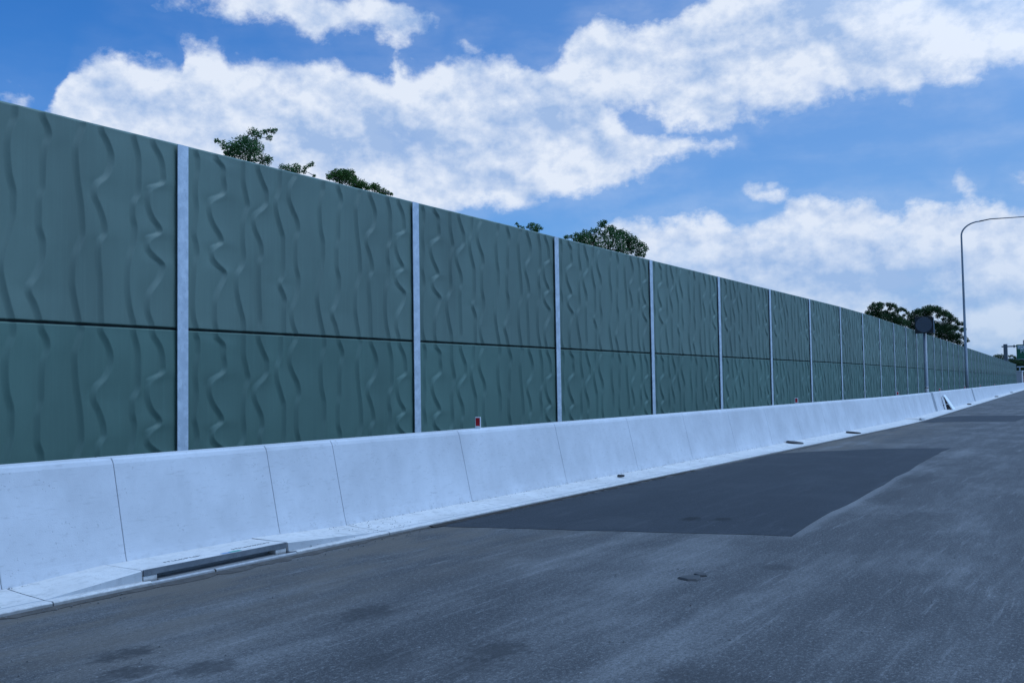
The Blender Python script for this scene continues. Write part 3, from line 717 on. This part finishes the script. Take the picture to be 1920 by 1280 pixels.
# asphalt scrap on the road
def scrap(px, py, pts, label):
    p = on_z(px, py, 0.0); n = len(pts); mb = MB()
    pts = [(x, y*2.0) for x, y in pts]; vs = [(x, y, 0.0) for x, y in pts] + [(x*0.88, y*0.88, 0.013) for x, y in pts]
    mb.add(vs, [tuple(range(n, 2*n))] + [(i, (i+1) % n, n+(i+1) % n, n+i) for i in range(n)])
    o = mb.build('bitumen_scrap', M_rubber); o.location = (p[0], p[1], 0.004); o.rotation_euler = (0, 0, YAW)
    tag(o, label, 'scrap')
scrap(1296, 1084, [(-0.12, 0.0), (-0.05, -0.05), (0.03, -0.055), (0.075, -0.02), (0.09, 0.03), (0.02, 0.045), (-0.06, 0.03)], 'larger black bitumen scrap lying on the road in front of the dark patch')
scrap(1312, 1078, [(-0.05, 0.0), (-0.02, -0.03), (0.05, -0.03), (0.07, 0.0), (0.04, 0.04), (-0.03, 0.04)], 'smaller black bitumen scrap behind the larger one on the road')
# grit
gm = MB()
def pebble(x, y, z, r_):
    q_ = [random.uniform(.7, 1.2)*r_ for _ in range(6)]
    vs = [(x+q_[0], y, z+r_*.4), (x-q_[1], y, z+r_*.4), (x, y+q_[2], z+r_*.4), (x, y-q_[3], z+r_*.4), (x, y, z+r_*.95), (x, y, z-r_*.1)]
    gm.add(vs, [(0, 2, 4), (2, 1, 4), (1, 3, 4), (3, 0, 4), (2, 0, 5), (1, 2, 5), (3, 1, 5), (0, 3, 5)])
for _ in range(420): pebble(random.uniform(-7.0, 2.5), 2.6+abs(random.gauss(0, 7)), 0.002, random.choice((.004, .005, .006, .009)))
for _ in range(260):
    s = random.choice((random.uniform(7.2, 9.2), random.uniform(2, 30))); o_ = random.uniform(-7.7, -7.15); pebble(o_, s, 0.03+(-7.1-o_)*0.1, random.choice((.004, .006, .008)))
for _ in range(500):
    s = random.uniform(2.5, 26); pebble(KERB+abs(random.gauss(0, .12))+.02, s, 0.004, random.choice((.005, .007, .012)))
for _ in range(300):
    s = random.uniform(2.5, 24); pebble(-7.74+abs(random.gauss(0, .02)), s, 0.082, random.choice((.004, .006, .009)))
tag(gm.build('loose_grit', M_stone), kind='stuff')

# ------------------------------------------------------------------ leaning temporary sign
def leaning():
    s = s_at(1783.5, -7.42, 0.08); z = 0.06; o = P(s, -7.42, z); t = empty('temporary_sign', o, hd(s))
    # hinged frame: leans back to the barrier (-x); seen nearly edge-on
    A = Vector((0.10, 0, 0.0)); B = Vector((-0.50, 0.05, 0.98))
    ax = (B-A).normalized(); L = (B-A).length; yv = Vector((0.25, 1, 0)).normalized(); nv = ax.cross(yv).normalized(); yv = nv.cross(ax).normalized()
    Mx = Matrix(((nv.x, yv.x, ax.x, A.x), (nv.y, yv.y, ax.y, A.y), (nv.z, yv.z, ax.z, A.z), (0, 0, 0, 1)))
    MB().box((0.03, 0.30, L/2), (0.035, 0.62, L), M=Mx).build('sign_board', M_white, t)
    MB().box((-0.012, -0.02, L/2), (0.07, 0.035, L+0.02), M=Mx).build('frame_rail', M_white, t)
    MB().box((0.065, 0.02, L/2+0.03), (0.03, 0.06, L), M=Mx).build('frame_rail', M_white, t)
    b = MB(); b.add([(0.02, -0.03, 0.02), (-0.27, -0.03, 0.03), (-0.40, -0.03, 0.86), (-0.44, -0.03, 0.90), (0.02, 0.0, 0.02), (-0.27, 0.0, 0.03), (-0.40, 0.0, 0.86), (-0.44, 0.0, 0.90)],
                    [(0, 1, 2, 3), (7, 6, 5, 4), (0, 4, 5, 1), (1, 5, 6, 2), (2, 6, 7, 3), (3, 7, 4, 0)])
    b.build('dark_panel', M_black, t)  # dark tapering panel between the board and the barrier
    MB().tube([(-0.10, -0.08, 0.42), (-0.42, -0.16, 0.34)], 0.014, 8).build('stay_bar', M_white, t)
    MB().tube([(-0.42, -0.16, 0.34), (-0.48, -0.175, 0.325)], 0.038, 10).build('stay_knob', M_black, t)
    t.scale = (0.80, 0.80, 0.80)
    tag(t, 'white framed temporary sign leaning against the barrier with a dark panel behind', 'sign')
leaning()

# ------------------------------------------------------------------ dark square lane sign on a post
def lane_sign():
    y = P(s_at(1737.6, -8.93, 1.1), -8.93)[1]; base = on_y(1737.6, 733, y); x = base[0]; t = empty('lane_control_sign', (x, y, 0.0), 0)
    top = on_y(1734, 626, y)[2]; c = on_y(1733.5, 609.3, y)
    MB().tube([(0, 0, 0), (0, 0, 1.32)], 0.118, 20).build('pole_base', M_galv_m, t)
    pole = MB().tube([(0, 0, 1.30), (0, 0, 1.34), (0, 0, top+0.45)], [0.118, 0.105, 0.100], 20).build('pole', M_galv_m, t)
    MB().tube([(0, 0, 1.24), (0, 0, 1.285)], 0.126, 20).build('pole_collar', M_galv_d, t)
    dx, cz = c[0]-x, c[2]; hs = 0.485
    hz = R(9)
    def loc(px_, py_, pz_):
        return (dx+px_*math.cos(hz)-py_*math.sin(hz), px_*math.sin(hz)+py_*math.cos(hz)-0.20, cz+pz_)
    b = MB(); b.box(loc(0, 0, 0), (0.97, 0.16, 0.97), rz=hz, ch=0.012); b.build('housing', M_black, t)
    d = MB(); d.tube([loc(-0.005, -0.085, 0), loc(-0.005, -0.098, 0)], [0.445, 0.435], 48); d.build('display_lens', M_disc, t)
    MB().box(loc(0.53, 0.02, 0), (0.03, 0.16, 0.99), rz=hz).build('side_plate', M_galv, t)
    MB().box(loc(0.25, 0.10, 0.0), (0.56, 0.03, 0.85), rz=hz).build('mounting_bracket', M_black, t)
    tag(t, 'dark square sign with a round blank display on a grey steel post behind the barrier', 'sign')
lane_sign()

# ------------------------------------------------------------------ street lamp
def lamp():
    y = P(s_at(1813.5, -8.93, 1.1), -8.93)[1]; b0 = on_y(1813.5, 728, y); print('lamp', b0); x = b0[0]; t = empty('street_lamp', (x, y, 0))
    zc = on_y(1804.5, 442, y)[2]; zt = on_y(1838, 413.5, y)[2]
    MB().box((0, 0, 0.02), (0.45, 0.45, 0.04), ch=0.008).build('base_plate', M_galv, t)
    pts = [(0, 0, 0.04), (0, 0, 3.0), (0, 0, 3.02), (0, 0, zc*0.6), (0, 0, zc)]; rad = [0.135, 0.125, 0.112, 0.092, 0.070]
    e1 = on_y(1842, 413.5, y); e2 = on_y(1919, 406.8, y)
    dx1 = e1[0]-x
    for k in range(1, 10):
        a = k/9*math.pi/2; pts.append((dx1*0.86*(1-math.cos(a)), 0, zc+(zt-0.06-zc)*math.sin(a))); rad.append(0.070-0.015*k/9)
    MB().tube(pts, rad, 16).build('pole', M_galv_m, t)
    end = (e2[0]-x+0.15, 0, e2[2]+0.01)
    MB().tube([pts[-1], (dx1*1.35, 0, zt+0.045), end], [0.055, 0.046, 0.036], 12).build('outreach_arm', M_galv_d, t)
    l = MB(); l.box((end[0]+0.33, 0, end[2]+0.03), (0.70, 0.28, 0.12), ch=0.03); lm = l.build('luminaire', M_galv_d, t)
    MB().box((end[0]+0.36, 0, end[2]-0.038), (0.45, 0.2, 0.014)).build('lamp_glass', M_ltxt, lm)
    tag(t, 'tall grey street lamp with a curved arm reaching right over the road', 'street lamp')
lamp()

# ------------------------------------------------------------------ gantry with green sign
def gantry():
    y = 232.0; c = on_y(1886.8, 690, y); x = c[0]; t = empty('sign_gantry', (x, y, 0))
    mpp = y/ (FPX*math.cos(0.0)) * 1.0
    zt = on_y(1886, 645, y)[2]; w = on_y(1890.6, 650, y)[0]-on_y(1883.4, 650, y)[0]
    MB().box((0, 0, zt/2), (w, 0.8, zt), ch=0.03).build('column', M_galv_d, t)
    zb = on_y(1895, 649.2, y)[2]; xe = on_y(1990, 649, y)[0]-x
    MB().box((xe/2-0.3, 0.0, zb), (xe+0.9, 0.28, 0.26)).build('beam', M_galv_d, t)
    MB().box((on_y(1901.5, 649, y)[0]-x, 0, zb), (0.28, 0.42, 0.55)).build('beam_joint', M_galv_d, t)
    x0 = on_y(1906.2, 660, y)[0]-x; x1 = on_y(1965, 660, y)[0]-x; z1 = on_y(1906, 646, y)[2]; z0 = on_y(1906, 673.5, y)[2]
    sg = MB().box(((x0+x1)/2, -0.35, (z0+z1)/2), (x1-x0, 0.10, z1-z0), ch=0.03).build('sign_board', M_green, t)
    # white top panel with dark strokes
    px = lambda a, b_: (on_y(a, b_, y)[0]-x, on_y(a, b_, y)[2])
    a0, az1 = px(1908.3, 647.8); a1, az0_ = px(1945, 653)
    MB().box(((a0+a1)/2, -0.415, (az0_+az1)/2), (a1-a0, 0.02, az1-az0_)).build('white_panel', M_ltxt, sg)
    st = MB(); xx = a0+0.25
    while xx < a1-0.3:
        hh = (az1-az0_)*0.55; st.box((xx, -0.43, (az0_+az1)/2), (0.07, 0.012, hh))
        st.box((xx+0.14, -0.43, (az0_+az1)/2+random.choice((-.4, 0, .4))*hh*0.8), (0.2, 0.012, 0.06)); xx += 0.36
    st.build('panel_lettering', M_black, sg)
    tx = px(1913.2, 661.5)
    cu = bpy.data.curves.new('place_lettering', 'FONT'); cu.body = 'Pa'; cu.size = 1.25; cu.extrude = 0.01
    to = bpy.data.objects.new('place_lettering', cu); col.objects.link(to)
    dg = bpy.context.evaluated_depsgraph_get(); me = bpy.data.meshes.new_from_object(to.evaluated_get(dg)); bpy.data.objects.remove(to)
    me.materials.append(M_ltxt); lo = bpy.data.objects.new('place_lettering', me); col.objects.link(lo); lo.parent = sg
    lo.location = (tx[0], -0.42, tx[1]); lo.rotation_euler = (R(90), 0, 0)
    for q_ in (1919.3, 1950):
        xx = on_y(q_, 640, y)[0]-x; za = on_y(1919, 637.5, y)[2]; zb2 = on_y(1919, 677, y)[2]
        MB().box((xx, -0.22, (za+zb2)/2), (0.22, 0.14, za-zb2)).build('sign_support', M_galv_d, t)
    MB().box((xe+0.3, 0, zt/2), (w, 0.8, zt), ch=0.03).build('column', M_galv_d, t)
    tag(t, 'grey steel overhead gantry with a green direction sign at the right edge', 'gantry')
gantry()

# ------------------------------------------------------------------ things beyond the wall's end
def far_things():
    y = 236.0
    a = on_y(1905.6, 700, y); b = on_y(1916, 700, y); zt = on_y(1911, 696, y)[2]
    t = empty('pale_abutment', ((a[0]+b[0])/2, y, 0)); w = b[0]-a[0]
    MB().box((0, 1.5, zt/2), (w, 3.0, zt), ch=0.04).build('wall_block', M_pale, t)
    MB().box((0, 1.5, zt+0.06), (w+0.15, 3.15, 0.12)).build('coping', M_white, t)
    tag(t, 'pale grey block wall standing just past the end of the green noise wall', 'wall')
    y2 = 262.0; t = empty('white_railing', (on_y(1907, 690, y2)[0], y2, 0)); x0 = t.location.x
    z1 = on_y(1912, 687.4, y2)[2]; z0 = on_y(1912, 695.6, y2)[2]; L = 14.0
    for z in (z1, z0): MB().box((L/2, 0, z), (L, 0.12, 0.22)).build('rail', M_white, t)
    for k in range(5): MB().box((0.6+k*3.2, 0, (z1)/2), (0.22, 0.18, z1)).build('railing_post', M_galv, t)
    tag(t, 'white two rail railing on posts below the green overhead sign', 'railing')
    y3 = 300.0; m = MB(); x0 = on_y(1921, 705, y3)[0]; n = 16; vs = []; fs = []
    zt = on_y(1918, 703, y3)[2]
    for i in range(7):
        rr = 1.1*(1-i/6.3); z = zt*(1-(1-i/6)**1.6)
        for k in range(n): th = 2*math.pi*k/n; q_ = 1+random.uniform(-.12, .12); vs.append((rr*1.6*q_*math.cos(th), rr*q_*math.sin(th), z))
    for i in range(6):
        for k in range(n): fs.append((i*n+k, i*n+(k+1) % n, (i+1)*n+(k+1) % n, (i+1)*n+k))
    fs.append(tuple(6*n+k for k in range(n)))
    m.add(vs, fs, True); o = m.build('soil_mound', M_orange); o.location = (x0, y3, -0.14)
    tag(o, 'rust brown heap of soil at the right edge below the railing', 'soil heap')
    y4 = 330.0; t = empty('road_overpass', (on_y(1891, 671, y4)[0], y4, 0)); zt = on_y(1895, 671.2, y4)[2]
    MB().box((9, 4, zt-0.25), (40, 8, 0.5)).build('deck', M_white, t)
    for k in range(4): MB().box((-6+k*6.0, 0.6, (zt-0.5)/2), (0.5, 0.5, zt-0.5)).build('pier', M_galv, t)
    MB().box((9, 6.5, (zt-0.5)/2), (40, 2.0, zt-0.5)).build('abutment_wall', M_black, t)
    tag(t, 'distant overpass with a thin pale deck behind the gantry column', 'bridge')
far_things()

# ------------------------------------------------------------------ trees
def tree(name, label, clumps, where, leaf, m, group, dens=1.0, fill=None, trunk_r=0.22, spread=1.0, twig=True):
    pts = []
    for (px, py, pr) in clumps:
        p = where(px, py); d = np.linalg.norm(p-CAM); k = d/FPX
        p = p + ray(px, py)*random.uniform(-1, 1)*spread
        pts.append((Vector(p), pr*k*1.12))
    if fill: pts += [(Vector(a), r_) for a, r_ in fill(pts)]
    cx = sum(p.x for p, _ in pts)/len(pts); cy = sum(p.y for p, _ in pts)/len(pts); zt = max(p.z for p, _ in pts); zb = min(p.z for p, _ in pts)
    t = empty(name, (cx, cy, -0.14)); base = Vector((cx, cy, -0.14))
    tr = MB(); fork = Vector((cx, cy, max(1.6, zb*0.55)))
    tr.tube([Vector((0, 0, 0)), Vector((0.05, 0.03, (fork.z+0.14)*0.5)), fork-base], [trunk_r*1.35, trunk_r, trunk_r*0.85], 10)
    lim = MB()
    hubs = random.sample(pts, min(6, len(pts)))
    hubs = [(fork*0.35+p*0.65, p) for p, _ in hubs]
    for h_, p in hubs:
        mid = (fork+h_)*0.5+Vector((random.uniform(-.2, .2), random.uniform(-.2, .2), 0.15))
        lim.tube([fork-base, mid-base, h_-base], [trunk_r*0.6, trunk_r*0.42, trunk_r*0.26], 7)
    done = [h_ for h_, _ in hubs]; rest = sorted(pts, key=lambda q_: min((q_[0]-h_).length for h_ in done))
    for p, r_ in rest:
        h_ = min(done, key=lambda q_: (q_-p).length + max(0, q_.z-p.z)*0.7)
        mid = (h_+p)*0.5+Vector((random.uniform(-.15, .15), random.uniform(-.15, .15), random.uniform(-.12, .04)))*(p-h_).length
        tw = min(trunk_r*0.13, r_*0.10)
        lim.tube([h_-base, mid-base, p-base], [tw*1.5, tw, tw*0.45], 5); done.append(p)
    V = []; F = []
    for p, r_ in pts:
        n = int(dens*(r_/leaf)**2*24)+16
        n = min(n, 1500)
        for _ in range(n):
            d = Vector((random.gauss(0, 1), random.gauss(0, 1), random.gauss(0, 1))).normalized()
            q_ = random.random()**0.45 * random.choice((1.0, 1.0, 1.0, 1.22))
            c = p-base + Vector((d.x*r_*q_, d.y*r_*q_, d.z*r_*q_*0.86))
            a = (d*0.7+Vector((random.gauss(0, 1), random.gauss(0, 1), random.gauss(0, .7)))*0.8).normalized()
            b_ = a.cross(Vector((random.gauss(0, 1), random.gauss(0, 1), random.gauss(0, 1)))).normalized()
            L = leaf*random.uniform(.6, 1.25); w = L*random.uniform(.36, .5); nn = a.cross(b_)*L*0.12
            i = len(V); V += [c-a*L/2, c+b_*w/2+nn, c+a*L/2, c-b_*w/2+nn]; F.append((i, i+1, i+2, i+3))
    tr.build('trunk', M_bark, t); lim.build('branches', M_bark, t)
    MB().add(V, F).build('crown', m, t)
    tag(t, label, 'tree', group)
GR = 'trees behind the noise wall'
WTOP = np.array([(0, 185), (341, 272), (771, 376), (1039, 442), (1218, 487), (1344, 518), (1442, 541), (1517, 561), (1575, 575), (1615, 588.8), (1646, 599), (1672, 607), (1699, 615.6), (1720, 622.3), (1749, 632), (1776, 641.6), (1817, 653.8), (1844, 663), (1870, 670.7), (1905, 682), (1925, 700)])
def filler(n, drop, rad):
    # the lower crown, which the wall hides from the road: fills the tree down from its visible top
    def f(pts):
        out = []
        x = [p.x for p, _ in pts]; y = [p.y for p, _ in pts]
        z = sorted(p.z for p, _ in pts); zb = z[len(z)//3]
        mx = sum(x)/len(x); my = sum(y)/len(y); w = max(rad*1.6, max(max(x)-min(x), max(y)-min(y))*0.5)
        tries = 0
        while len(out) < n*2 and tries < 6000:
            tries += 1
            th = random.uniform(0, 6.28); rr = w*math.sqrt(random.random()); q_ = random.random()
            c = np.array((mx+math.cos(th)*rr, my+math.sin(th)*rr*0.8, zb-drop*q_**1.3)); r_ = rad*random.uniform(.7, 1.2)
            d = c-CAM; dz = d@fw; px = 960+FPX*(d@rt)/dz; py = 640-FPX*(d@up)/dz
            if py > np.interp(px, WTOP[:, 0], WTOP[:, 1]) + 1.3*r_*FPX/dz: out.append((Vector(c), r_))
        return out
    return f
T1 = [(409,265,5),(404,263,3),(421,272,8),(434,278,14),(449,270,13),(442,287,15),(463,282,17),(459,262,9),(472,266,13),(474,247,8),(484,253,7),(495,247,6),(505,244,4),(513,246,5),(518,243,3),(505,258,6),(480,276,13),(482,291,12),(495,303,11),(505,298,7),(466,300,14),(428,290,8)]
T1B = [(530,314,7),(540,315,7),(555,314,8),(557,320,8),(572,315,4),(578,311,4),(585,308,5),(570,321,5),(589,330,3),(548,322,7)]
tree('leafy_tree', 'green tree with sprawling leafy twigs above the second wall panel, leftmost of all the trees', T1, lambda x, y: on_x(x, y, -17.5), 0.06, M_leaf_a, GR, 1.25, filler(26, 3.0, 0.35), 0.16, 0.5)
tree('leafy_tree', 'low leafy twigs just above the wall, between the leftmost tree and the rounded tree', T1B, lambda x, y: on_x(x, y, -18.5), 0.06, M_leaf_a, GR, 1.25, filler(20, 3.0, 0.35), 0.14, 0.4)
T2 = [(622,330,9),(617,332,5),(632,326,10),(642,326,10),(655,326,10),(638,335,12),(655,337,12),(672,345,11),(682,349,9),(647,322,5),(664,334,6),(699,350,7),(705,353,9),(717,360,8),(726,362,5),(734,364,3),(690,353,5),(668,350,9)]
tree('rounded_tree', 'dense rounded yellowish green tree top just left of the second steel post', T2, lambda x, y: on_x(x, y, -27), 0.085, M_leaf_b, GR, 2.125, filler(30, 4.0, 0.6), 0.22, 0.6)
T3 = [(995,422,5),(1007,426,7),(999,428,8),(1015,428,4),(989,426,3),(1000,421,3),(969,420,3),(973,424,3),(1006,432,6),(980,428,4)]
tree('small_tree', 'small leafy tree tip peeking over the wall just left of the third steel post', T3, lambda x, y: on_x(x, y, -21), 0.075, M_leaf_a, GR, 1.36, filler(26, 3.0, 0.5), 0.15, 0.4)
T4 = [(1078,450,6),(1088,453,8),(1100,455,9),(1112,459,10),(1124,462,10),(1140,465,10),(1155,469,9),(1170,473,9),(1062,445,5),(1070,443,4),(1085,444,8),(1080,440,5),(1097,438,8),(1094,447,12),(1107,444,10),(1115,448,10),(1128,420,7),(1135,416,4),(1131,424,5),(1119,433,7),(1111,432,4),(1141,429,8),(1148,428,6),(1131,439,8),(1144,438,10),(1154,439,9),(1168,438,9),(1162,436,6),(1176,444,10),(1161,447,11),(1135,452,11),(1150,454,11),(1185,451,9),(1190,447,5),(1174,457,11),(1196,458,9),(1189,466,10),(1205,461,7),(1211,467,5),(1202,473,8),(1206,479,5),(1164,463,10),(1196,477,7),(1180,468,9)]
tree('spreading_tree', 'dark spreading tree with layered boughs behind the wall right of the third steel post', T4, lambda x, y: on_x(x, y, -30), 0.16, M_leaf_c, GR, 1.35, filler(30, 4.0, 0.9), 0.3, 1.0)
T5 = [(1631,588,6),(1626,586,4),(1633,577.5,5.5),(1639,571,5),(1648,570.5,5),(1653.5,571.5,4.5),(1642,580,7),(1650,577,5),(1640,589,8),(1649,588,7),(1665,571,4.5),(1673,572,4.5),(1677.6,574,4),(1669.6,578.6,4),(1681,580,4),(1690,580,4.5),(1697,581.5,3.2),(1683,584,3),(1667,590,6),(1676.5,588,5),(1661.6,596,8),(1672,597,8),(1682,596,7),(1690,599,7),(1679,604,8),(1690,606,8),(1701.7,586.7,3.6),(1695,591,2.6),(1660,586,5),(1700,606,6),(1650,596,7)]
tree('gum_tree', 'dark gum tree with lumpy crown just left of the dark round sign', T5, lambda x, y: on_y(x, y, 165), 0.26, M_leaf_d, GR, 2.4, filler(26, 7.0, 1.2), 0.4, 2.0)
T6 = [(1707.4,593.5,6.5),(1715.4,586,5.5),(1722,583.5,5.5),(1734,581,6.5),(1742,578,6),(1752,578.6,6.5),(1759,580,5.5),(1761,584,6.5),(1770.4,587,6.5),(1777,589.5,5.5),(1782,594,5.5),(1789,599,5),(1794.5,604,3.6),(1770,598,4),(1779.6,602,5),(1759,592.5,4.5),(1707,605,9),(1710,614,8),(1719,597,8),(1730,588,8),(1742,587,7),(1753,609,8),(1765,611,9),(1776,613,8.5),(1786.5,615,7.5),(1759,620,9),(1773,622,9),(1786,626,8.5),(1793,615,5),(1798,607.5,3.6),(1805,607,3.6),(1803.6,619,4.5),(1807,617.6,4),(1798,630,6),(1791,637,7),(1799,642,5),(1779.6,633,9),(1809.4,634,4),(1815,639,2.8),(1807,647,3),(1735,600,9),(1745,612,9),(1725,610,9),(1740,624,9),(1762,632,9)]
tree('gum_tree', 'broad dark gum tree behind the dark round sign and the lamp post', T6, lambda x, y: on_y(x, y, 178), 0.27, M_leaf_d, GR, 2.4, filler(26, 7.0, 1.2), 0.45, 2.0)
T7 = [(1866,668,3),(1871,667,3),(1877,666.5,3),(1882,667,2.6),(1874,671,4),(1883,671,4)]
tree('distant_tree', 'low dark distant tree line tip over the wall just left of the gantry column', T7, lambda x, y: on_y(x, y, 300), 0.35, M_leaf_d, GR, 1.5, filler(14, 4.0, 1.4), 0.3, 2.0)
T8 = [(1893,668,2.2),(1897,667,2.4),(1901,668.5,2.2),(1905,671,3),(1896,676,5),(1902,679,5),(1908,680,5),(1913,681,4.5),(1918,681,4),(1899,686,5),(1906,688,5),(1912,688,4),(1919,688,4),(1926,682,5)]
tree('distant_tree', 'dark distant trees below the green overhead sign beyond the wall end', T8, lambda x, y: on_y(x, y, 318), 0.35, M_leaf_d, GR, 1.6, filler(24, 4.0, 1.6), 0.3, 2.0)
